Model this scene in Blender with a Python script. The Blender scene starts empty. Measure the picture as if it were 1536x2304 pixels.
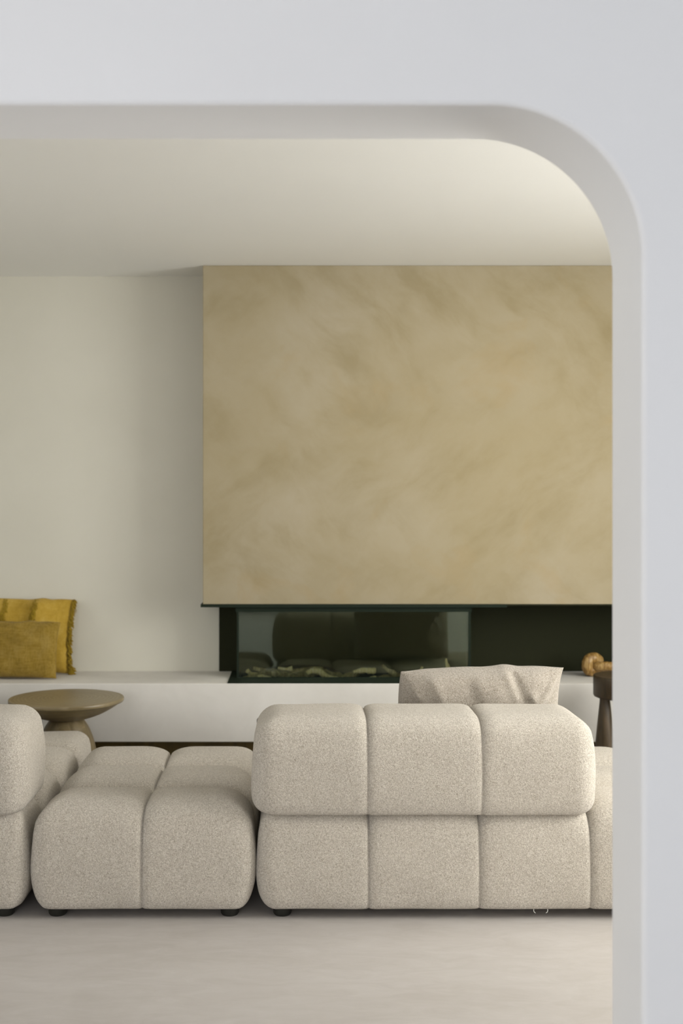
import bpy, bmesh, math, random
from mathutils import Vector, Matrix, noise
random.seed(7)
scn = bpy.context.scene
col = scn.collection
# ------------------------------------------------------------------ measures
# camera stands at the origin, eye height H, looking along +Y; metres everywhere
H = 1.35
Y_SOFA, Y_CHIM, Y_WALL, Y_BENCH = 3.774, 5.774, 6.05, 5.624
Z_CEIL, Z_BENCH, Z_BENCH0 = 2.556, 0.489, 0.2036
Y_ARCH0, Y_ARCH1 = 2.303, 2.530
ARCH_TOP, ARCH_R, ARCH_L, ARCH_RAD = 2.152, 0.695, -1.7, 0.302

# ------------------------------------------------------------------ helpers
def tag(o, label=None, cat=None, group=None, kind=None):
    if label: o['label'] = label
    if cat: o['category'] = cat
    if group: o['group'] = group
    if kind: o['kind'] = kind
    return o

def link(name, bm, mats, parent=None, smooth=True, flat_angle=None):
    me = bpy.data.meshes.new(name)
    bmesh.ops.recalc_face_normals(bm, faces=bm.faces)
    if smooth:
        for f in bm.faces: f.smooth = True
    if flat_angle is not None:
        for e in bm.edges:
            if len(e.link_faces) == 2 and e.calc_face_angle(0) > flat_angle: e.smooth = False
    bm.to_mesh(me); bm.free()
    for m in (mats if isinstance(mats, (list, tuple)) else [mats]): me.materials.append(m)
    o = bpy.data.objects.new(name, me); col.objects.link(o)
    if parent: o.parent = parent
    return o

def thing(name, loc, label, cat, group=None, rz=0):
    o = bpy.data.objects.new(name, None); col.objects.link(o)
    o.location = loc; o.rotation_euler = (0, 0, rz); o.empty_display_size = .1
    return tag(o, label, cat, group)

def add_box(bm, x0, x1, y0, y1, z0, z1, bevel=0):
    g = bmesh.ops.create_cube(bm, size=1)
    vs = g['verts']
    for v in vs:
        v.co = Vector(((x0+x1)/2+v.co.x*(x1-x0), (y0+y1)/2+v.co.y*(y1-y0), (z0+z1)/2+v.co.z*(z1-z0)))
    if bevel:
        es = list({e for v in vs for e in v.link_edges})
        bmesh.ops.bevel(bm, geom=es, offset=bevel, segments=3, affect='EDGES', profile=.5)

def box(name, dims, m, parent=None, bevel=0.0):
    bm = bmesh.new(); add_box(bm, *dims, bevel=bevel)
    return link(name, bm, m, parent, smooth=bevel > 0, flat_angle=math.radians(35) if bevel else None)

def lathe(bm, prof, seg=96, cx=0, cy=0, wob=0, seed=0):
    rings = []
    for k, (r, z) in enumerate(prof):
        if r < 1e-6:
            rings.append([bm.verts.new((cx, cy, z))]); continue
        ring = []
        for i in range(seg):
            a = 2*math.pi*i/seg
            rr = r*(1+wob*noise.noise(Vector((math.cos(a)*1.3, math.sin(a)*1.3, seed+z*3))))
            ring.append(bm.verts.new((cx+rr*math.cos(a), cy+rr*math.sin(a), z)))
        rings.append(ring)
    for A, B in zip(rings, rings[1:]):
        if len(A) == 1 and len(B) > 1:
            for i in range(seg): bm.faces.new((A[0], B[i], B[(i+1) % seg]))
        elif len(B) == 1 and len(A) > 1:
            for i in range(seg): bm.faces.new((A[i], A[(i+1) % seg], B[0]))
        elif len(A) > 1:
            for i in range(seg):
                bm.faces.new((A[i], A[(i+1) % seg], B[(i+1) % seg], B[i]))

def smooth_prof(pts, n=5):
    out = []
    for i in range(len(pts)-1):
        p0 = pts[max(i-1, 0)]; p1 = pts[i]; p2 = pts[i+1]; p3 = pts[min(i+2, len(pts)-1)]
        for k in range(n):
            t = k/n
            out.append(tuple(.5*((2*b)+(-a+c)*t+(2*a-5*b+4*c-d)*t*t+(-a+3*b-3*c+d)*t**3) for a, b, c, d in zip(p0, p1, p2, p3)))
    out.append(tuple(pts[-1]))
    return out

def tube(bm, pts, seg=14, closed=False, rough=0, seed=0, n=6, flat=1.0):
    """pts: (x,y,z,r)"""
    if closed:
        P = []
        m = len(pts)
        for i in range(m):
            a, b, c, d = pts[(i-1) % m], pts[i], pts[(i+1) % m], pts[(i+2) % m]
            for k in range(n):
                t = k/n
                P.append(tuple(.5*((2*q)+(-p+r)*t+(2*p-5*q+4*r-s)*t*t+(-p+3*q-3*r+s)*t**3) for p, q, r, s in zip(a, b, c, d)))
    else:
        P = smooth_prof(pts, n)
    rings = []; N = len(P); up = None
    for i, p in enumerate(P):
        c = Vector(p[:3])
        nx = Vector(P[(i+1) % N][:3]) if (closed or i < N-1) else c
        pv = Vector(P[i-1][:3]) if (closed or i > 0) else c
        t = (nx-pv).normalized()
        if up is None:
            up = t.orthogonal().normalized()
        up = (up - t*up.dot(t)).normalized()
        side = t.cross(up)
        ring = []
        for k in range(seg):
            a = 2*math.pi*k/seg
            d = up*math.cos(a)*flat+side*math.sin(a)
            rr = p[3]
            q = c+d*rr
            if rough: q += d*rr*rough*noise.noise(q*38+Vector((seed, seed*2, 0)))+d*rr*rough*.6*noise.noise(q*95+Vector((seed, 1, 0)))
            ring.append(bm.verts.new(q))
        rings.append(ring)
    pairs = list(zip(rings, rings[1:]))
    if closed: pairs.append((rings[-1], rings[0]))
    for A, B in pairs:
        for k in range(seg): bm.faces.new((A[k], A[(k+1) % seg], B[(k+1) % seg], B[k]))
    if not closed:
        bm.faces.new(rings[0][::-1]); bm.faces.new(rings[-1])

# ------------------------------------------------------------------ materials
class NT:
    def __init__(s, name):
        s.m = bpy.data.materials.new(name); s.m.use_nodes = True
        s.t = s.m.node_tree; s.t.nodes.clear()
        s.out = s.n('ShaderNodeOutputMaterial')
        s.b = s.n('ShaderNodeBsdfPrincipled'); s.l(s.b.outputs[0], s.out.inputs[0])
        s.tc = s.n('ShaderNodeTexCoord')
    def n(s, ty, **kw):
        nd = s.t.nodes.new(ty)
        for k, v in kw.items():
            if hasattr(nd, k): setattr(nd, k, v)
            else: nd.inputs[k].default_value = v
        return nd
    def l(s, a, b): s.t.links.new(a, b)
    def noise(s, scale, detail=4, rough=.5, dist=0, vec=None):
        nd = s.n('ShaderNodeTexNoise'); nd.inputs['Scale'].default_value = scale
        nd.inputs['Detail'].default_value = detail; nd.inputs['Roughness'].default_value = rough
        nd.inputs['Distortion'].default_value = dist
        s.l(vec if vec else s.tc.outputs['Object'], nd.inputs['Vector'])
        return nd.outputs['Fac']
    def ramp(s, fac, stops):
        nd = s.n('ShaderNodeValToRGB'); cr = nd.color_ramp
        while len(cr.elements) < len(stops): cr.elements.new(.5)
        for e, (p, c) in zip(cr.elements, stops):
            e.position = p; e.color = (*c, 1) if len(c) == 3 else c
        s.l(fac, nd.inputs[0]); return nd.outputs[0]
    def mix(s, a, b, f, mode='MIX'):
        nd = s.n('ShaderNodeMix'); nd.data_type = 'RGBA'; nd.blend_type = mode
        for v, i in ((f, 0), (a, 6), (b, 7)):
            if isinstance(v, (int, float)): nd.inputs[i].default_value = v
            elif isinstance(v, tuple): nd.inputs[i].default_value = (*v, 1)
            else: s.l(v, nd.inputs[i])
        return nd.outputs[2]
    def bump(s, h, dist, strength=1, prev=None):
        nd = s.n('ShaderNodeBump'); nd.inputs['Distance'].default_value = dist; nd.inputs['Strength'].default_value = strength
        s.l(h, nd.inputs['Height'])
        if prev: s.l(prev, nd.inputs['Normal'])
        s.l(nd.outputs[0], s.b.inputs['Normal']); return nd.outputs[0]
    def mapping(s, rot=(0, 0, 0), scale=(1, 1, 1), vec=None):
        nd = s.n('ShaderNodeMapping'); nd.inputs['Rotation'].default_value = rot; nd.inputs['Scale'].default_value = scale
        s.l(vec if vec else s.tc.outputs['Object'], nd.inputs[0]); return nd.outputs[0]
    def set(s, **kw):
        for k, v in kw.items(): s.b.inputs[k.replace('_', ' ')].default_value = v

def plain(name, c, rough=.6, metal=0, bump=0, spec=.5):
    t = NT(name); t.b.inputs['Specular IOR Level'].default_value = spec; t.set(Base_Color=(*c, 1), Roughness=rough, Metallic=metal)
    if bump: t.bump(t.noise(60, 3), bump)
    return t.m

def plaster(name, c, c2, sc=2.2, bump=.0015):
    t = NT(name)
    f = t.noise(sc, 5, .6, .4)
    t.l(t.ramp(f, [(.3, c), (.7, c2)]), t.b.inputs['Base Color'])
    t.set(Roughness=.85); t.b.inputs['Specular IOR Level'].default_value = .25
    t.bump(t.noise(9, 5, .55), bump)
    return t.m

M = {}
M['wall_near'] = plaster('painted_white_plaster', (.875, .875, .87), (.895, .895, .89), 1.5, .0008)
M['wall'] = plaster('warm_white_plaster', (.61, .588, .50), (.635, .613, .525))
M['ceil'] = plaster('ceiling_plaster', (.84, .835, .795), (.855, .85, .81), 1.2, .0008)
M['bench'] = plaster('microcement_bench', (.60, .575, .525), (.68, .655, .605), 3.5, .001)

def floor_mat():
    t = NT('microcement_floor')
    v = t.mapping(scale=(.6, 1.6, 1))
    a = t.noise(1.8, 7, .62, .9, v); b = t.noise(11, 6, .65, 1.2, v)
    c = t.ramp(a, [(.32, (.405, .372, .337)), (.68, (.465, .435, .405))])
    c = t.mix(c, t.ramp(b, [(.35, (.39, .355, .32)), (.7, (.505, .475, .445))]), .35)
    t.l(c, t.b.inputs['Base Color']); t.set(Roughness=.55)
    t.b.inputs['Specular IOR Level'].default_value = .35
    t.bump(b, .0006); return t.m
M['floor'] = floor_mat()

def limewash():
    t = NT('ochre_limewash')
    w = t.n('ShaderNodeTexNoise'); w.inputs['Scale'].default_value = 2.2; w.inputs['Detail'].default_value = 4
    t.l(t.tc.outputs['Object'], w.inputs['Vector'])
    add = t.n('ShaderNodeVectorMath', operation='MULTIPLY_ADD')
    t.l(w.outputs['Color'], add.inputs[0]); add.inputs[1].default_value = (.22, .22, .22)
    t.l(t.tc.outputs['Object'], add.inputs[2])
    v1 = t.mapping(scale=(1, 1, 2.3), vec=t.mapping(rot=(0, math.radians(38), 0), vec=add.outputs[0]))
    v2 = t.mapping(scale=(1, 1, 2.3), vec=t.mapping(rot=(0, math.radians(-42), 0), vec=add.outputs[0]))
    blot = t.noise(.9, 6, .6, .1, add.outputs[0])
    s1 = t.noise(1.9, 8, .62, .1, v1); s2 = t.noise(2.2, 8, .62, .1, v2); sel = t.noise(1.1, 2, .5, .2)
    c = t.ramp(blot, [(.34, (.360, .300, .182)), (.52, (.390, .333, .222)), (.70, (.42, .366, .264))])
    g = lambda n: t.ramp(n, [(.34, (.80, .77, .66)), (.48, (.95, .94, .90)), (.56, (1, 1, 1)), (.72, (1.03, 1.045, 1.08))])
    st = t.mix(g(s1), g(s2), t.ramp(sel, [(.42, (0, 0, 0)), (.58, (1, 1, 1))]))
    c = t.mix(c, st, .8, 'MULTIPLY')
    warm = t.ramp(t.noise(2.6, 6, .6, .4, add.outputs[0]), [(.56, (0, 0, 0)), (.70, (.35, .35, .35))])
    c = t.mix(c, (.375, .272, .125), warm)
    t.l(c, t.b.inputs['Base Color']); t.set(Roughness=.85)
    t.b.inputs['Specular IOR Level'].default_value = .15
    t.bump(t.noise(14, 5), .001); return t.m
M['lime'] = limewash()

def boucle(name, c1, c2, c3, sc=1.0):
    t = NT(name)
    n1 = t.noise(210*sc, 3, .6, 1.0); n2 = t.noise(430*sc, 2, .5, .5)
    vo = t.n('ShaderNodeTexVoronoi'); vo.inputs['Scale'].default_value = 260*sc
    t.l(t.tc.outputs['Object'], vo.inputs['Vector'])
    c = t.ramp(n1, [(.33, c1), (.5, c2), (.66, c3)])
    c = t.mix(c, t.ramp(vo.outputs['Distance'], [(.1, c3), (.75, c1)]), .35)
    t.l(c, t.b.inputs['Base Color']); t.set(Roughness=.95)
    t.b.inputs['Specular IOR Level'].default_value = .1
    t.b.inputs['Sheen Weight'].default_value = .35; t.b.inputs['Sheen Roughness'].default_value = .5
    h = t.n('ShaderNodeMath', operation='ADD'); t.l(n1, h.inputs[0]); t.l(n2, h.inputs[1])
    t.bump(h.outputs[0], .006, .8); return t.m
M['boucle'] = boucle('cream_boucle', (.39, .335, .255), (.625, .56, .465), (.83, .77, .665))
M['pillow'] = boucle('beige_boucle', (.27, .225, .165), (.445, .39, .315), (.62, .56, .475))

def linen(name, c1, c2, c3, stripes=.35, sc=1):
    t = NT(name)
    v = t.mapping(scale=(1, 1, .18)); v2 = t.mapping(scale=(.15, 1, 1))
    a = t.noise(120*sc, 3, .6, 0, v); b = t.noise(120*sc, 3, .6, 0, v2); big = t.noise(9, 5, .65, .6)
    s = t.n('ShaderNodeMath', operation='ADD'); t.l(a, s.inputs[0]); t.l(b, s.inputs[1])
    hf = t.n('ShaderNodeMath', operation='MULTIPLY'); t.l(s.outputs[0], hf.inputs[0]); hf.inputs[1].default_value = .5
    c = t.ramp(big, [(.3, c1), (.5, c2), (.7, c3)])
    c = t.mix(c, t.ramp(hf.outputs[0], [(.36, c1), (.64, c3)]), stripes)
    t.l(c, t.b.inputs['Base Color']); t.set(Roughness=.95); t.b.inputs['Specular IOR Level'].default_value = .1
    t.b.inputs['Sheen Weight'].default_value = .1
    t.bump(hf.outputs[0], .003, .8); return t.m
M['mustard'] = linen('mustard_linen', (.33, .205, .022), (.44, .285, .04), (.52, .36, .085), .3)
M['brownlinen'] = linen('brown_woven_wool', (.17, .108, .014), (.27, .172, .022), (.35, .245, .065), .5)
M['fringe'] = linen('mustard_fringe_yarn', (.21, .13, .01), (.31, .205, .015), (.39, .27, .03), .5, 2)

def wood(name, c1, c2, c3, rings=False, sc=1, rough=.45):
    t = NT(name)
    if rings:
        w = t.n('ShaderNodeTexWave', wave_type='RINGS', rings_direction='Z'); w.inputs['Scale'].default_value = 9*sc
        w.inputs['Distortion'].default_value = 2.2; w.inputs['Detail'].default_value = 3; w.inputs['Detail Scale'].default_value = 1.4
        t.l(t.tc.outputs['Object'], w.inputs['Vector']); f = w.outputs['Fac']
        c = t.ramp(f, [(.1, c2), (.55, c3), (.95, c2)])
        c = t.mix(c, t.ramp(t.noise(5, 5, .6, 1), [(.3, c1), (.7, c3)]), .35)
    else:
        v = t.mapping(scale=(1, 1, .16))
        f = t.noise(22*sc, 6, .6, 1.2, v)
        c = t.ramp(f, [(.3, c1), (.5, c2), (.72, c3)])
    t.l(c, t.b.inputs['Base Color']); t.set(Roughness=rough); t.bump(f, .0012, .5)
    return t.m
M['wood'] = wood('olive_brown_wood', (.10, .072, .028), (.17, .125, .055), (.25, .19, .095))
M['woodtop'] = wood('ringed_wood_top', (.13, .098, .044), (.20, .155, .078), (.30, .24, .138), True, 1, .38)
M['wooddark'] = wood('dark_stained_wood', (.030, .020, .009), (.058, .038, .017), (.095, .062, .030), False, 1, .42)
M['burl'] = wood('golden_burl_wood', (.09, .04, .008), (.27, .15, .036), (.50, .34, .13), False, 3.2, .4)
M['plinth'] = wood('brown_oak_plinth', (.075, .050, .008), (.12, .078, .012), (.16, .105, .022), False, .6, .5)
M['drift'] = wood('driftwood', (.10, .08, .03), (.22, .175, .075), (.48, .40, .20), False, 2.4, .8)
M['driftpale'] = wood('pale_driftwood', (.38, .30, .11), (.68, .56, .28), (.85, .76, .50), False, 2.4, .8)
M['black'] = plain('black_steel', (.0115, .0130, .0075), .6, 0, .0003, spec=.3)
M['blackmatt'] = plain('black_backing_panel', (.018, .0195, .0085), .8, spec=.12)
M['edge'] = plain('dark_green_grey_frame', (.012, .019, .011), .6, spec=.12)
M['leg'] = plain('black_plastic_leg', (.012, .012, .008), .5)
M['loop'] = plain('white_plastic_loop', (.75, .74, .68), .4)
M['frame'] = plain('white_window_frame', (.7, .7, .7), .4)

def glass():
    m = bpy.data.materials.new('clear_fireplace_glass'); m.use_nodes = True; t = m.node_tree; t.nodes.clear()
    o = t.nodes.new('ShaderNodeOutputMaterial'); mx = t.nodes.new('ShaderNodeMixShader')
    tr = t.nodes.new('ShaderNodeBsdfTransparent'); gl = t.nodes.new('ShaderNodeBsdfGlossy'); fr = t.nodes.new('ShaderNodeFresnel')
    tr.inputs[0].default_value = (.90, .93, .90, 1); gl.inputs['Roughness'].default_value = .025
    gl.inputs[0].default_value = (.9, 1, .78, 1); fr.inputs[0].default_value = 1.6
    t.links.new(fr.outputs[0], mx.inputs[0]); t.links.new(tr.outputs[0], mx.inputs[1]); t.links.new(gl.outputs[0], mx.inputs[2])
    t.links.new(mx.outputs[0], o.inputs[0]); return m
M['glass'] = glass()

# ------------------------------------------------------------------ room shell
XL, XR, YB = -3.6, 2.9, -3.2
tag(box('floor', (XL-.3, XR+.3, YB-.3, Y_WALL+.3, -.2, 0), M['floor']), 'smooth beige microcement floor', 'floor', kind='structure')
tag(box('ceiling', (XL-.3, XR+.3, Y_ARCH0+.02, Y_WALL+.3, Z_CEIL, Z_CEIL+.2), M['ceil']), 'plain white ceiling of the living room', 'ceiling', kind='structure')
tag(box('ceiling', (XL-.3, XR+.3, YB-.3, Y_ARCH0+.02, Z_CEIL, Z_CEIL+.2), M['wall_near']), 'white ceiling on the near side of the arched wall', 'ceiling', kind='structure')
tag(box('wall_back', (XL-.3, XR+.3, Y_WALL, Y_WALL+.25, 0, Z_CEIL), M['wall']), 'off-white plaster wall behind bench and chimney breast', 'wall', kind='structure')


def wall_with_hole(name, axis, pos, th, a0, a1, hole, m, label):
    h0, h1, z0, z1 = hole
    bm = bmesh.new()
    def seg(p0, p1, q0, q1):
        if axis == 'x': add_box(bm, pos, pos+th, p0, p1, q0, q1)
        else: add_box(bm, p0, p1, pos, pos+th, q0, q1)
    seg(a0, h0, 0, Z_CEIL); seg(h1, a1, 0, Z_CEIL)
    if z0 > 0: seg(h0, h1, 0, z0)
    seg(h0, h1, z1, Z_CEIL)
    tag(link(name, bm, m, smooth=False), label, 'wall', kind='structure')
# living room: big glazed opening in the right wall
wall_with_hole('wall_right', 'x', XR, .25, Y_ARCH1, Y_WALL, (2.62, 4.5, .7, 2.45), M['wall'], 'right wall of the living room with a tall window')
wall_with_hole('wall_left', 'x', XL-.25, .25, Y_ARCH1, Y_WALL, (2.7, 4.1, .9, 2.3), M['wall'], 'left wall of the living room with an added window')  # unseen opening added so light reaches the arch jamb
# near room: wide rear window; side windows added to light the arched wall
wall_with_hole('wall_rear', 'y', YB-.25, .25, XL, XR, (-3.4, .4, .5, 2.4), M['wall_near'], 'wall behind the viewpoint with a wide window')
wall_with_hole('wall_near_left', 'x', XL-.25, .25, YB, Y_ARCH0, (-.6, 1.6, .5, 2.4), M['wall_near'], 'left wall of the near room with an added window')
wall_with_hole('wall_near_right', 'x', XR, .25, YB, Y_ARCH0, (-.6, 1.6, .5, 2.4), M['wall_near'], 'right wall of the near room with an added window')

def window(name, axis, pos, a0, a1, z0, z1, nm):
    bm = bmesh.new(); w = .05
    def seg(p0, p1, q0, q1):
        if axis == 'x': add_box(bm, pos, pos+.06, p0, p1, q0, q1)
        else: add_box(bm, p0, p1, pos, pos+.06, q0, q1)
    seg(a0, a1, z0, z0+w); seg(a0, a1, z1-w, z1); seg(a0, a0+w, z0+w, z1-w); seg(a1-w, a1, z0+w, z1-w)
    for k in range(1, nm):
        c = a0+(a1-a0)*k/nm; seg(c-w/2, c+w/2, z0+w, z1-w)
    tag(link(name, bm, M['frame'], smooth=False), 'white framed window outside the view', 'window', kind='structure')
window('window_1', 'x', XR+.1, 2.62, 4.5, .7, 2.45, 2)
window('window_2', 'y', YB-.16, -3.4, .4, .5, 2.4, 3)
window('added_window_4', 'x', XR+.1, -.6, 1.6, .5, 2.4, 2)  # added frame for the right fill of the near room
window('added_window_5', 'x', XL-.16, -.6, 1.6, .5, 2.4, 2)  # added frame for the left fill of the near room
window('added_window_3', 'x', XL-.16, 2.7, 4.1, .9, 2.3, 2)  # added frame, goes with the jamb fill

# arched wall: slab with one wide opening, rounded upper corners, soft bullnosed edges
def arch_wall():
    N = 28; prof = []
    e = .012
    def outline(off):
        R = ARCH_RAD-off
        pts = [(ARCH_R+off, 0)]
        cx, cz = ARCH_R-ARCH_RAD, ARCH_TOP-ARCH_RAD
        rr = ARCH_RAD+off
        for i in range(N+1):
            a = i/N*math.pi/2; pts.append((cx+rr*math.cos(a), cz+rr*math.sin(a)))
        cx = ARCH_L+ARCH_RAD
        for i in range(N+1):
            a = math.pi/2+i/N*math.pi/2; pts.append((cx+rr*math.cos(a), cz+rr*math.sin(a)))
        pts.append((ARCH_L-off, 0)); return pts
    bm = bmesh.new()
    rings = []
    for a in range(5):                       # near bullnose
        t = a/4*math.pi/2
        rings.append((e*(1-math.sin(t)), Y_ARCH0+e*(1-math.cos(t))))
    for a in range(5):
        t = a/4*math.pi/2
        rings.append((e*(1-math.cos(t)), Y_ARCH1-e*(1-math.sin(t))))
    V = [[bm.verts.new((x, y, z)) for x, z in outline(off)] for off, y in rings]
    for A, B in zip(V, V[1:]):
        for i in range(len(A)-1): bm.faces.new((A[i], A[i+1], B[i+1], B[i]))
    ins = bm.faces[:] if False else None
    # faces of the slab, joined to the outline by a fan towards a surrounding frame
    for ring, y in ((V[0], Y_ARCH0), (V[-1], Y_ARCH1)):
        outer = []
        for i, v in enumerate(ring):
            x, z = v.co.x, v.co.z
            k = len(ring)
            if i == 0: p = (XR, 0)
            elif i <= 1: p = (XR, z)
            elif i <= N+1:
                t = (i-1)/N
                zt = ARCH_TOP-ARCH_RAD
                p = (XR, zt+(Z_CEIL-zt)*min(1, t*2)) if t <= .5 else (XR+(ARCH_R-ARCH_RAD-XR)*(t-.5)*2, Z_CEIL)
            elif i <= 2*N+2:
                t = (i-N-2)/N
                zt = ARCH_TOP-ARCH_RAD
                p = (ARCH_L+ARCH_RAD+(XL-ARCH_L-ARCH_RAD)*t*2, Z_CEIL) if t <= .5 else (XL, Z_CEIL+(zt-Z_CEIL)*(t-.5)*2)
            else: p = (XL, 0)
            outer.append(bm.verts.new((p[0], y, p[1])))
        for i in range(len(ring)-1): bm.faces.new((ring[i], ring[i+1], outer[i+1], outer[i]))
    o = link('wall_front', bm, [M['wall_near']], smooth=True, flat_angle=math.radians(30))
    # smooth bullnose without shading the big faces
    m = o.modifiers.new('wn', 'WEIGHTED_NORMAL'); m.keep_sharp = True
    return tag(o, 'white wall with a wide opening and rounded upper corner', 'wall', kind='structure')
arch_wall()

# ------------------------------------------------------------------ bench
bm = bmesh.new()
RX0, RX1, RY = -.279, .876, 5.806              # sunk burner trough
add_box(bm, XL, XR, Y_BENCH, RY, Z_BENCH0, Z_BENCH)
bmesh.ops.bevel(bm, geom=[e for e in bm.edges if all(v.co.y < Y_BENCH+.001 for v in e.verts) and abs(e.verts[0].co.z-e.verts[1].co.z) < .001],
                offset=.006, segments=3, affect='EDGES', profile=.5)
add_box(bm, XL, RX0, RY, Y_WALL, Z_BENCH0, Z_BENCH)
add_box(bm, RX1, XR, RY, Y_WALL, Z_BENCH0, Z_BENCH)
add_box(bm, RX0, RX1, RY, Y_WALL, Z_BENCH0, .464)
b = link('plastered_bench', bm, M['bench'], flat_angle=math.radians(50))
tag(b, 'long pale plastered bench running along the back wall', 'bench')
box('plinth', (XL, XR, Y_BENCH+.18, Y_WALL, 0, Z_BENCH0), M['plinth'], b)['label'] = 'dark brown recessed plinth under the bench'

# ------------------------------------------------------------------ chimney breast and fireplace
Z_CH = .859
ch = thing('chimney_breast', (-.453, Y_CHIM, 0), 'ochre limewashed chimney breast hanging from the ceiling above the fireplace', 'chimney breast')
o = box('plaster_body', (0, XR+.453, 0, Y_WALL-Y_CHIM, Z_CH+.003, Z_CEIL), M['lime'], ch, bevel=.004)
box('ledge', (-.010, 1.518, -.012, Y_WALL-Y_CHIM, Z_CH-.011, Z_CH+.003), M['edge'], ch)['label'] = 'thin black metal ledge under the plaster'
box('underside', (1.518, XR+.453, .002, Y_WALL-Y_CHIM, Z_CH-.004, Z_CH+.003), M['blackmatt'], ch)['label'] = 'black underside panel'

fp = thing('fireplace', (.297, 5.9, Z_BENCH), 'black glass-fronted gas fireplace set on the bench', 'fireplace')
def F(x0, x1, y0, y1, z0, z1): return (x0-.297, x1-.297, y0-5.9, y1-5.9, z0-Z_BENCH, z1-Z_BENCH)
GX0, GX1, GY = -.284, .880, 5.79
box('back_panel', F(-.389, XR-.01, Y_WALL-.006, Y_WALL, Z_BENCH, Z_CH-.004), M['blackmatt'], fp)
bm = bmesh.new()
for d in ((-.322, GX1+.04, Y_BENCH+.004, RY), (-.322, RX0, RY, Y_WALL-.006), (RX1, GX1+.04, RY, Y_WALL-.006)): add_box(bm, *F(*d, Z_BENCH, Z_BENCH+.003))
link('base_plate', bm, M['edge'], fp, smooth=False)['label'] = 'dark metal base plate'
bm = bmesh.new()
add_box(bm, *F(GX0-.006, GX1+.012, GY-.006, Y_WALL-.01, Z_CH-.036, Z_CH-.011))
add_box(bm, *F(GX0, GX0+.010, GY, GY+.010, Z_BENCH+.003, Z_CH-.036))
add_box(bm, *F(GX1-.004, GX1+.008, GY, GY+.010, Z_BENCH+.003, Z_CH-.036))
add_box(bm, *F(GX0, GX1+.006, GY-.003, GY+.010, Z_BENCH+.003, Z_BENCH+.006))
link('glass_frame', bm, M['edge'], fp, smooth=False)
bm = bmesh.new()
add_box(bm, *F(RX0, RX1, RY, Y_WALL-.002, .464, .468))
add_box(bm, *F(RX0, RX0+.004, RY, Y_WALL-.002, .468, Z_BENCH+.002)); add_box(bm, *F(RX1-.004, RX1, RY, Y_WALL-.002, .468, Z_BENCH+.002))
add_box(bm, *F(RX0, RX1, Y_WALL-.008, Y_WALL-.002, .468, Z_BENCH+.002)); add_box(bm, *F(RX0, RX1, RY, RY+.003, .468, Z_BENCH+.002))
link('burner_tray', bm, M['black'], fp, smooth=False)
box('glass_pane', F(GX0+.010, GX1-.004, GY+.003, GY+.007, Z_BENCH+.006, Z_CH-.036), M['glass'], fp)['label'] = 'clear front glass'
box('glass_pane', F(GX0+.002, GX0+.006, GY+.012, Y_WALL-.012, Z_BENCH+.008, Z_CH-.036), M['glass'], fp)['label'] = 'clear left side glass'
box('glass_pane', F(GX1, GX1+.004, GY+.012, Y_WALL-.012, Z_BENCH+.008, Z_CH-.036), M['glass'], fp)['label'] = 'clear right side glass'

def px(x, y, Y):        # point on the vertical plane at depth Y that the photo shows at pixel (x, y)
    return Vector(((x-660)*Y/2600, Y, H-(y-1140)*Y/2600))
# driftwood: (label, material, [(pixel x, pixel y, depth, radius)])
logs = [
 ('forked grey driftwood branch at the left end of the fireplace', 'drift', [(548,1529,5.84,.011),(575,1522,5.85,.014),(610,1514,5.86,.016),(640,1520,5.87,.017),(668,1530,5.88,.013)]),
 ('thin driftwood branch lying behind the left logs of the fireplace', 'drift', [(570,1503,5.90,.008),(600,1509,5.91,.011),(650,1512,5.91,.012),(700,1505,5.92,.010),(727,1503,5.92,.006)]),
 ('short knobbly driftwood stub with pale end at far left of the fire', 'driftpale', [(556,1510,5.86,.009),(566,1517,5.88,.010),(585,1517,5.89,.008)]),
 ('small rounded driftwood piece lying at front left behind the glass', 'driftpale', [(580,1524,5.825,.011),(594,1524,5.825,.012),(612,1529,5.825,.008)]),
 ('grey driftwood piece with pale broken end in the left log pile', 'driftpale', [(625,1503,5.885,.005),(645,1505,5.885,.008),(658,1504,5.885,.013)]),
 ('long arched driftwood branch with pale underside in the middle', 'driftpale', [(690,1514,5.84,.010),(703,1508,5.84,.014),(720,1513,5.84,.014),(742,1524,5.84,.012),(775,1531,5.84,.006)]),
 ('thick dark driftwood log behind the arched branch', 'drift', [(635,1522,5.895,.013),(668,1521,5.90,.017),(705,1512,5.90,.018),(745,1519,5.90,.016),(778,1526,5.88,.015),(805,1512,5.88,.013),(822,1508,5.87,.010)]),
 ('pale driftwood piece with a hollow end right of the middle', 'driftpale', [(795,1512,5.84,.006),(812,1509,5.84,.011),(830,1509,5.84,.013),(845,1510,5.84,.011)]),
 ('small pale driftwood chip lying below the hollow-ended piece', 'driftpale', [(822,1530,5.83,.004),(835,1526,5.83,.009),(846,1525,5.83,.007)]),
 ('curved driftwood twig rising with a pale tip left of the pillow', 'drift', [(860,1496,5.86,.006),(866,1503,5.86,.008),(878,1511,5.87,.011),(892,1518,5.88,.012),(915,1520,5.88,.012)]),
 ('long flat driftwood branch running behind the beige pillow', 'drift', [(842,1528,5.87,.008),(870,1524,5.89,.013),(900,1524,5.90,.014),(960,1524,5.90,.013),(1010,1522,5.90,.010)]),
 ('driftwood twig whose pale tip shows just above the left of the pillow', 'driftpale', [(950,1500,5.86,.004),(944,1511,5.86,.006),(930,1527,5.87,.008)]),
 ('upright driftwood twig pointing up behind the pillow at right', 'driftpale', [(1003,1482,5.87,.004),(1005,1495,5.87,.008),(1012,1512,5.88,.011),(1030,1526,5.88,.012)]),
 ('dark pebble-like driftwood chip between the left logs', 'drift', [(632,1531,5.82,.005),(645,1528,5.82,.010),(660,1530,5.82,.006)]),
]
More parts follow.
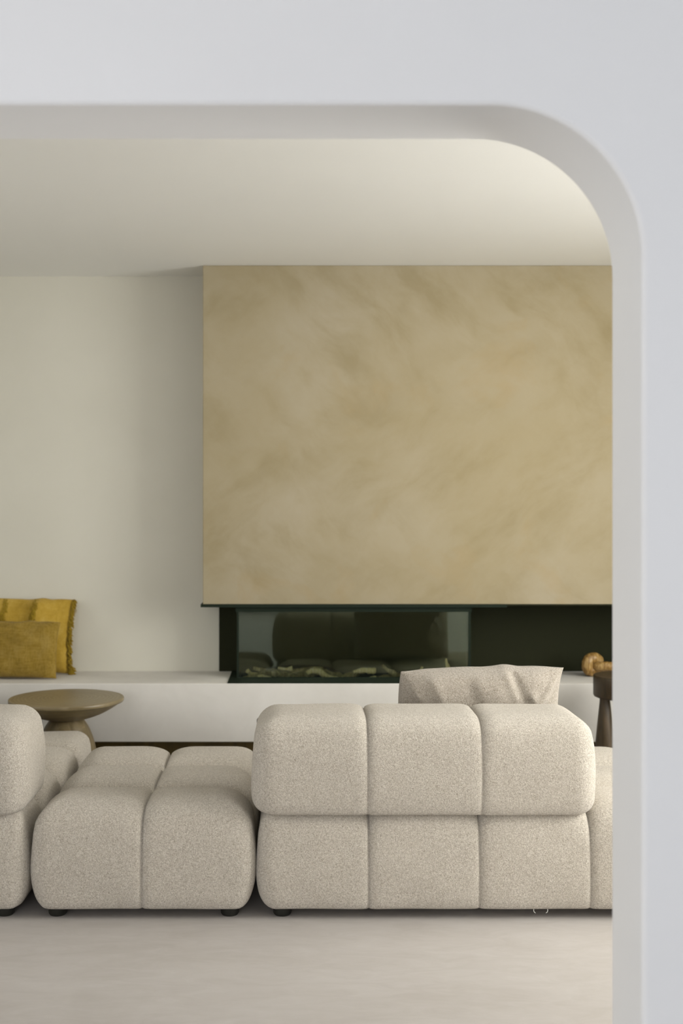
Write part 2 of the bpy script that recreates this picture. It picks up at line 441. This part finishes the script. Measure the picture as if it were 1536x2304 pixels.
for i, (lab, m, pts) in enumerate(logs):
    bm = bmesh.new()
    P = []
    for (x, y, Y, r) in pts:
        p = px(x, y, Y); p.z = max(p.z, .470+r*.95); r *= 1.12; P.append((p.x, p.y, p.z, r))
    o = Vector(P[0][:3]); o.z = .469
    tube(bm, [(p[0]-o.x, p[1]-o.y, p[2]-o.z, p[3]) for p in P], 12, rough=.45, seed=i*3.1, n=6)
    if i == 6:      # side branch
        q = [P[1], P[2]]
        tube(bm, [(q[0][0]-o.x, 0, q[0][2]-o.z, .010), (q[0][0]-o.x-.04, -.02, q[0][2]-o.z-.004, .008), (q[0][0]-o.x-.09, -.02, q[0][2]-o.z+.004, .006)], 10, rough=.4, seed=9)
    ob = link('driftwood_branch', bm, M[m]); ob.location = o
    tag(ob, lab, 'driftwood', 'driftwood pieces in the fireplace')

# ------------------------------------------------------------------ tufted upholstery
def qe(d, R):           # quarter ellipse drop: 1 at d=0, 0 at d>=R
    t = max(0, 1-d/R); return 1-math.sqrt(max(0, 1-t*t))

def cells(a0, a1, n, res):
    out = []
    for c in range(n):
        for i in range(res):
            t = i/res; t = .35*t+.65*(1-math.cos(math.pi*t))/2
            out.append(a0+(a1-a0)*(c+t)/n)
    out.append(a1); return out

def tufted(w, d, h, nx, ny, R=(.12, .11), G=.040, RG=.10, GY=.085, RGY=.15, rc=.05, side=(.012, .030), sidey=(.035, .10), bulge=.008,
           bot=(.035, .12), res=22, seed=0, lean=0, dome=.0, nz=22, Gb=0):
    """upholstered block, base corner at -w/2..w/2, 0..d, 0..h, with seams dividing it in nx by ny tufts"""
    a, b = w/2, d/2
    xs = cells(-a, a, nx, res); ys = cells(-b, b, ny, res)
    zs = [h*(.3*(i/nz)+.7*(1-math.cos(math.pi*i/nz))/2) for i in range(nz+1)]
    seamx = [-a+w*k/nx for k in range(1, nx)]; seamy = [-b+d*k/ny for k in range(1, ny)]
    def dist(v, S): return min([abs(v-s) for s in S], default=9)
    bm = bmesh.new(); cache = {}
    def vert(x, y, z):
        key = (round(x, 6), round(y, 6), round(z, 6))
        if key in cache: return cache[key]
        m = min(a-abs(x), b-abs(y))
        r = max(rc-m, 0); ax, by = a-m, b-m
        qx = max(-(ax-r), min(ax-r, x)); qy = max(-(by-r), min(by-r, y))
        dx, dy = x-qx, y-qy; L = math.hypot(dx, dy)
        if L > 1e-9 and r > 0: px_, py_ = qx+r*dx/L, qy+r*dy/L
        else: px_, py_ = x, y
        # outward normal of the nested outline
        if L > 1e-9: nxx, nyy = dx/L, dy/L
        else: nxx, nyy = (math.copysign(1, x), 0) if a-abs(x) < b-abs(y) else (0, math.copysign(1, y))
        gx = qe(dist(x, seamx), RG); gy = qe(dist(y, seamy), RGY)*GY/G
        g = max(gx, gy)+.25*min(gx, gy)
        Hh = h - R[1]*qe(m, R[0]) - G*g + dome*(1-(x/a)**2)*(1-(y/b)**2)
        Hh += .004*noise.noise(Vector((x*5+seed, y*5, seed)))*min(1, m/.05)
        t = z/h
        zz = t*Hh
        off = bulge*(1-(2*t-1)**2)*1.0
        off -= side[0]*qe(dist(x, seamx), side[1])*abs(nyy)+sidey[0]*qe(dist(y, seamy), sidey[1])*abs(nxx)*min(1, zz/.2)
        if zz < bot[1]: off -= bot[0]*qe(zz, bot[1])*abs(nxx)
        if zz < .04: off -= .014*qe(zz, .04)*abs(nyy)
        off += .004*noise.noise(Vector((x*6+seed, y*6+3, z*6)))
        wgt = max(0, 1-m/max(R[0], .001)) if z > 0 else (max(0, 1-m/.1))
        if z == 0: zz += 0
        off *= wgt
        v = bm.verts.new((px_+nxx*off, py_+nyy*off+b+lean*zz, zz))
        cache[key] = v; return v
    def grid(A, B, f):
        for i in range(len(A)-1):
            for j in range(len(B)-1):
                q = [f(A[i], B[j]), f(A[i+1], B[j]), f(A[i+1], B[j+1]), f(A[i], B[j+1])]
                if len(set(q)) == 4: bm.faces.new(q)
    grid(xs, ys, lambda x, y: vert(x, y, h)); grid(xs, ys, lambda x, y: vert(x, y, 0))
    grid(xs, zs, lambda x, z: vert(x, -b, z)); grid(xs, zs, lambda x, z: vert(x, b, z))
    grid(ys, zs, lambda y, z: vert(-a, y, z)); grid(ys, zs, lambda y, z: vert(a, y, z))
    return bm

SEAT_Z0, SEAT_H = .031, .351
def legs(parent, w, d, n=2):
    for sx in (-1, 1):
        for yy in (.058, d-.10):
            bm = bmesh.new()
            lathe(bm, [(0, 0), (.026, 0), (.030, .006), (.032, .034), (.034, .05), (0, .05)], 24)
            o = link('leg', bm, M['leg'], parent, flat_angle=.6); o.location = (sx*(w/2-.085), yy, 0)

def sofa_unit(x0, x1, y0, d, nx, ny, label, seed, group='cream boucle sofa units'):
    w = x1-x0
    t = thing('sofa_unit', ((x0+x1)/2, y0, 0), label, 'sofa', group)
    s = link('seat', tufted(w-.012, d, SEAT_H, nx, ny, seed=seed), M['boucle'], t); s.location = (0, 0, SEAT_Z0)
    legs(t, w, d)
    return t, s
def backrest(t, w, xc, nx, seed, rear=-.012):
    # backrest rolls over the rear edge of the seat
    bm = tufted(w, .36, .318, nx, 1, R=(.095, .080), G=.018, RG=.05, rc=.065, side=(.010, .030), bulge=.010,
                bot=(.03, .05), res=26, seed=seed, dome=.004)
    o = link('backrest', bm, M['boucle'], t); o.location = (xc, rear, .342); return o

X_MID0, X_MID1 = -.866, -.126
mid, _ = sofa_unit(X_MID0, X_MID1, Y_SOFA, 1.0, 2, 3, 'backless cream boucle sofa unit with two by three tufts, between the two backrests', 2)
rt, _ = sofa_unit(-.122, 2.068, Y_SOFA, 1.0, 6, 3, 'wide cream boucle sofa unit with three-tuft backrest, carrying the beige pillow', 5)
backrest(rt, 1.120, .430-.973, 3, 11)
lf, _ = sofa_unit(-2.328, -.870, Y_SOFA, 1.0, 4, 3, 'cream boucle sofa unit cut off by the left edge, backrest nearest the mustard cushions', 8)
backrest(lf, 1.455, -.009, 4, 17)
# two little loops hanging under the right unit
for X in (1206, 1232):
    bm = bmesh.new()
    x = (X-660)/689.
    pts = [(0, 0, .036, .0012), (-.004, 0, .028, .0014), (-.003, 0, .020, .0014), (.002, 0, .016, .0012)]
    if X == 1232: pts = [(-p[0], p[1], p[2], p[3]) for p in pts]
    tube(bm, pts, 8); o = link('thread_loop', bm, M['loop'], rt); o.location = (x-.973, .02, 0)
    o['label'] = 'small white loop hanging under the seat'
# small pouf beyond the left unit
p = thing('pouf', (-1.068, 4.80, 0), 'small cream boucle pouf behind the left backrest, in front of the round wooden table', 'pouf')
s = link('seat', tufted(.363, .30, .340, 1, 1, R=(.07, .06), seed=4, rc=.06), M['boucle'], p); s.location = (0, 0, SEAT_Z0)
legs(p, .363, .30)

# ------------------------------------------------------------------ cushions
def cushion(w, h, t, n=64, conc=(.05, .05), pw=2.6, ridges=(), namp=.012, seed=0, nsc=7, topb=0, corner=0):
    bm = bmesh.new()
    def P(u, v, s):
        x = w/2*u*(1-conc[0]*(1-v*v)); z = h/2*v*(1-conc[1]*(1-u*u))
        if v > 0: z += topb*(1-u*u)*v
        x += corner*max(0, v)**3*(u**3 if u > 0 else -.5*u**3)
        if topb: z += .006*noise.noise(Vector((u*3.1, 4.2, 0)))*max(0, v)+(.007*max(0, v)**2*math.exp(-((u-.36)/.12)**2))
        e = max(0, (1-abs(u)**pw)*(1-abs(v)**pw))
        y = t/2*e**.55
        wr = 0
        for (u0, v0, u1, v1, A, ww) in ridges:
            dx, dy = u1-u0, v1-v0; L2 = dx*dx+dy*dy
            k = max(0, min(1, ((u-u0)*dx+(v-v0)*dy)/L2)); dd = math.hypot((u-u0-k*dx)*w/2, (v-v0-k*dy)*h/2)
            wr += A*math.exp(-(dd/ww)**2)*(1-.5*k)
        fall = min(1, e*3)
        y += (wr+namp*noise.noise(Vector((x*nsc+seed, z*nsc, s*2+seed))))*fall
        return Vector((x, s*y, z))
    G = {}
    for s in (-1, 1):
        for i in range(n+1):
            for j in range(n+1):
                u = math.sin((i/n*2-1)*math.pi/2); v = math.sin((j/n*2-1)*math.pi/2)
                edge = i in (0, n) or j in (0, n)
                if edge and s == 1: G[(s, i, j)] = G[(-1, i, j)]
                else: G[(s, i, j)] = bm.verts.new(P(u, v, s))
        for i in range(n):
            for j in range(n):
                q = (G[(s, i, j)], G[(s, i+1, j)], G[(s, i+1, j+1)], G[(s, i, j+1)])
                bm.faces.new(q if s == -1 else q[::-1])
    return bm, P

ridges = [(.38, .97, .58, .25, -.013, .015), (.30, .95, .40, .50, .009, .013), (-.05, .9, .02, .35, .006, .03), (-.14, .7, -.04, .2, -.005, .02),
          (-.6, .85, -.45, .35, .008, .022), (.62, .5, .78, .1, .010, .015), (.95, .9, .55, .0, .013, .012), (-.95, .9, -.75, .45, .010, .02)]
ridges += [(.97, .93, .80, .45, .007, .007), (.80, .45, .50, .10, .007, .007), (.50, .10, .15, -.15, .005, .007)]
bm, _ = cushion(.590, .365, .19, 96, (.0, 0), 3.4, ridges, .014, 3, 9, topb=.010, corner=.022)
cu = link('pillow', bm, M['pillow']); cu.location = ((1079-660)*4.22/2600, 4.262, .572)
cu.rotation_euler = (math.radians(7), math.radians(-1.3), math.radians(2))
tag(cu, 'crumpled beige boucle pillow poking up above the three-tuft backrest', 'pillow')

# mustard cushion with fringes
bm, P = cushion(.50, .385, .13, 48, (.05, .05), 2.6, [(-.9, -.25, .95, -.15, -.006, .01), (.2, .95, .3, -.9, .006, .02), (-.95, -.82, .95, -.80, -.004, .006)], .018, 9, 8, topb=.006)
mc = thing('mustard_cushion', (-1.385, 5.965, Z_BENCH), 'mustard linen cushion with fringed right edge leaning on the back wall', 'cushion')
body = link('cover', bm, M['mustard'], mc); body.location = (0, 0, .196); body.rotation_euler = (math.radians(-10), math.radians(1), 0)
def fringe(name, pts_fn, n, ln, seed, parent, label):
    rnd = random.Random(seed); bm = bmesh.new()
    for k in range(n):
        p, d = pts_fn(k/(n-1), rnd)
        q = p+d*ln*rnd.uniform(.6, 1.1)+Vector((rnd.uniform(-.004, .004), rnd.uniform(-.004, .002), rnd.uniform(-.01, .0)))
        mid_ = (p+q)/2+Vector((rnd.uniform(-.004, .004), -.003, rnd.uniform(-.003, .005)))
        r = rnd.uniform(.0016, .0028)
        tube(bm, [(*p, r), (*mid_, r*1.15), (*q, r*.7)], 5, n=3)
    o = link(name, bm, M['fringe'], parent); o['label'] = label; return o
def edge_pts(t, rnd):
    v = -1+2*t; p = P(.965+rnd.uniform(-.03, .03), v, -1); p = p+Vector((0, 0, 0))
    return p, Vector((.55, -.35, -.55)).normalized()
f1 = fringe('fringe', edge_pts, 330, .024, 1, body, 'olive yarn fringe down the right edge')
def corner_pts(t, rnd):
    p = P(.97, -.97+rnd.uniform(0, .16), -1); a = rnd.uniform(-.9, .5)
    return p, Vector((math.cos(a), -.2, math.sin(a)-.4)).normalized()
fringe('fringe', corner_pts, 60, .034, 2, body, 'olive corner tassel of yarn')
for uc, sd in ((.20, 3), (-.44, 4)):
    def band_pts(t, rnd, uc=uc):
        p = P(uc+rnd.uniform(-.05, .05)+.02*math.sin(t*9), .99-1.2*t, -1)
        return p+Vector((0, -.001, 0)), Vector((rnd.uniform(-.35, .35), -.12, -1)).normalized()
    fringe('fringe', band_pts, 200, .022, sd, body, 'vertical band of shaggy olive yarn')
bm, _ = cushion(.44, .285, .11, 44, (.03, .04), 2.4, [(.2, .3, .9, .1, .006, .02), (-.5, .4, .3, .1, -.006, .02)], .018, 21, 9, topb=.005, corner=.006)
bc = link('brown_cushion', bm, M['brownlinen']); bc.location = (-1.400, 5.79, Z_BENCH+.145)
bc.rotation_euler = (math.radians(-14), math.radians(.5), math.radians(0))
tag(bc, 'smaller brown woven cushion lying in front of the mustard fringed one', 'cushion')

# ------------------------------------------------------------------ round pedestal tables
def pedestal_table(x, y, ztop, r, label, seed, rot=0, m1='woodtop', m2='wood'):
    k = ztop/.5
    t = thing('round_table', (x, y, 0), label, 'table', 'round wooden pedestal tables', rz=rot)
    bm = bmesh.new(); q = r/.2527
    lathe(bm, [(0, .396*k), (.075*q, .398*k)]+smooth_prof([(.082*q, .400*k), (.115*q, .408*k), (.165*q, .428*k), (.21*q, .455*k), (.243*q, .479*k)], 5)+
          [(.2495*q, .4805*k), (.2527*q, .485*k), (.2527*q, .497*k), (.250*q, .4995*k), (.246*q, .5*k), (.15*q, .5*k), (0, .5*k)], 96, wob=.012, seed=seed)
    link('tabletop', bm, M[m1], t, flat_angle=math.radians(50))
    bm = bmesh.new()
    lathe(bm, [(0, 0)]+smooth_prof([(.145*q, 0), (.152*q, .03*k), (.150*q, .12*k), (.135*q, .22*k), (.118*q, .30*k), (.098*q, .355*k), (.078*q, .39*k), (.072*q, .402*k)], 5)+[(0, .402*k)], 64, wob=.02, seed=seed+2)
    link('pedestal', bm, M[m2], t, flat_angle=math.radians(60))
    return t
pedestal_table(-1.040, 5.30, .4745, .26, 'round wooden pedestal table with dished underside, standing left before the bench', 1)
pedestal_table(-1.44, 5.17, .428, .20, 'low round wooden table, only a sliver of its top showing above the left backrest', 5, m1='wood')
pedestal_table(.040, 5.03, .425, .20, 'low round wooden table hidden behind the three-tuft backrest, tip of its rim showing', 9, m1='wooddark')

# ------------------------------------------------------------------ dark stool at the right
st = thing('stool', (1.528, 5.30, 0), 'dark wooden stool with thick round top beside the right jamb', 'stool')
bm = bmesh.new()
lathe(bm, [(0, .477), (.14, .477), (.147, .480), (.150, .487)]+[(.150, .567), (.149, .573), (.145, .577), (.13, .574), (0, .572)], 72, wob=.006)
link('seat', bm, M['wooddark'], st, flat_angle=math.radians(50))
for a in (195, 315, 75):
    a = math.radians(a); cx, cy = .112*math.cos(a), .112*math.sin(a)
    bm = bmesh.new()
    lathe(bm, smooth_prof([(.044, 0), (.048, .06), (.047, .20), (.040, .30), (.030, .40), (.024, .46), (.024, .48)], 4), 32)
    bmesh.ops.contextual_create(bm, geom=[e for e in bm.edges if e.is_boundary and all(v.co.z < .001 for v in e.verts)])
    o = link('leg', bm, M['wooddark'], st, flat_angle=1.0); o.location = (cx, cy, 0)

# ------------------------------------------------------------------ carved wooden chain on the bench
ck = thing('wooden_chain', (1.52, 5.86, Z_BENCH), 'carved golden wooden chain lying on the bench behind the dark stool', 'ornament')
def ringlink(rx, rz, r, tilt, yaw, loc, seed, nm=12):
    bm = bmesh.new(); pts = []
    for i in range(nm):
        a = 2*math.pi*i/nm; c, s = math.cos(a), math.sin(a)
        pts.append((rx*math.copysign(abs(c)**.75, c), 0, rz*math.copysign(abs(s)**.75, s), r))
    tube(bm, pts, 20, closed=True, rough=.10, seed=seed, n=5)
    bm.transform(Matrix.Rotation(yaw, 4, 'Z') @ Matrix.Rotation(tilt, 4, 'X'))
    o = link('chain_link', bm, M['burl'], ck); o.location = loc; return o
ringlink(.034, .032, .0285, 0, math.radians(24), (-.002, 0, .0605), 1)
ringlink(.062, .028, .023, math.radians(70), math.radians(-6), (.072, -.016, .048), 2)
ringlink(.040, .030, .022, math.radians(10), math.radians(-25), (.155, .0, .053), 3)

# ------------------------------------------------------------------ light
w = bpy.data.worlds.new('sky'); scn.world = w; w.use_nodes = True
bg = w.node_tree.nodes['Background']; bg.inputs[0].default_value = (.80, .90, 1, 1); bg.inputs[1].default_value = .5
def area(name, loc, rot, sx, sy, power, c):
    l = bpy.data.lights.new(name, 'AREA'); l.shape = 'RECTANGLE'; l.size = sx; l.size_y = sy; l.energy = power; l.color = c
    o = bpy.data.objects.new(name, l); col.objects.link(o); o.location = loc; o.rotation_euler = rot; return o
area('window_daylight', (XR+.75, 3.5, 1.75), (0, math.radians(73), 0), 2.4, 2.4, 264, (1, .99, .965))
area('left_fill_light', (XL-.22, 3.4, 1.6), (0, math.radians(-90), 0), 1.38, 1.38, 20, (1, .98, .95))  # added fill from the left, brightens the right jamb of the arch
area('rear_window_daylight', (-1.5, YB-.22, 1.45), (math.radians(90), 0, 0), 3.75, 1.88, 101, (.965, .965, 1))
area('near_right_fill_light', (XR+.3, .5, 1.5), (0, math.radians(85), 0), 1.9, 2.1, 12, (.72, .82, 1))  # added cool fill, grazes the near wall and mostly misses the sofa
area('near_left_fill_light', (XL-.3, .5, 1.5), (0, math.radians(-85), 0), 1.9, 2.1, 15, (.95, .95, 1))  # added fill that brightens the near wall more than the sofa

# ------------------------------------------------------------------ camera
cam = bpy.data.cameras.new('camera'); co = bpy.data.objects.new('camera', cam); col.objects.link(co)
co.location = (0, 0, H); co.rotation_euler = (math.radians(90), 0, 0)
cam.sensor_fit = 'AUTO'; cam.sensor_width = 36; cam.lens = 2600/2304*36
cam.shift_x = 108/2304; cam.shift_y = -12/2304
cam.dof.use_dof = True; cam.dof.focus_distance = 3.85; cam.dof.aperture_fstop = 2.6
cam.clip_start = .05
scn.camera = co
scn.view_settings.view_transform = 'Standard'; scn.view_settings.look = 'None'
scn.view_settings.gamma = 1; scn.view_settings.exposure = .05
scn.view_settings.use_curve_mapping = False
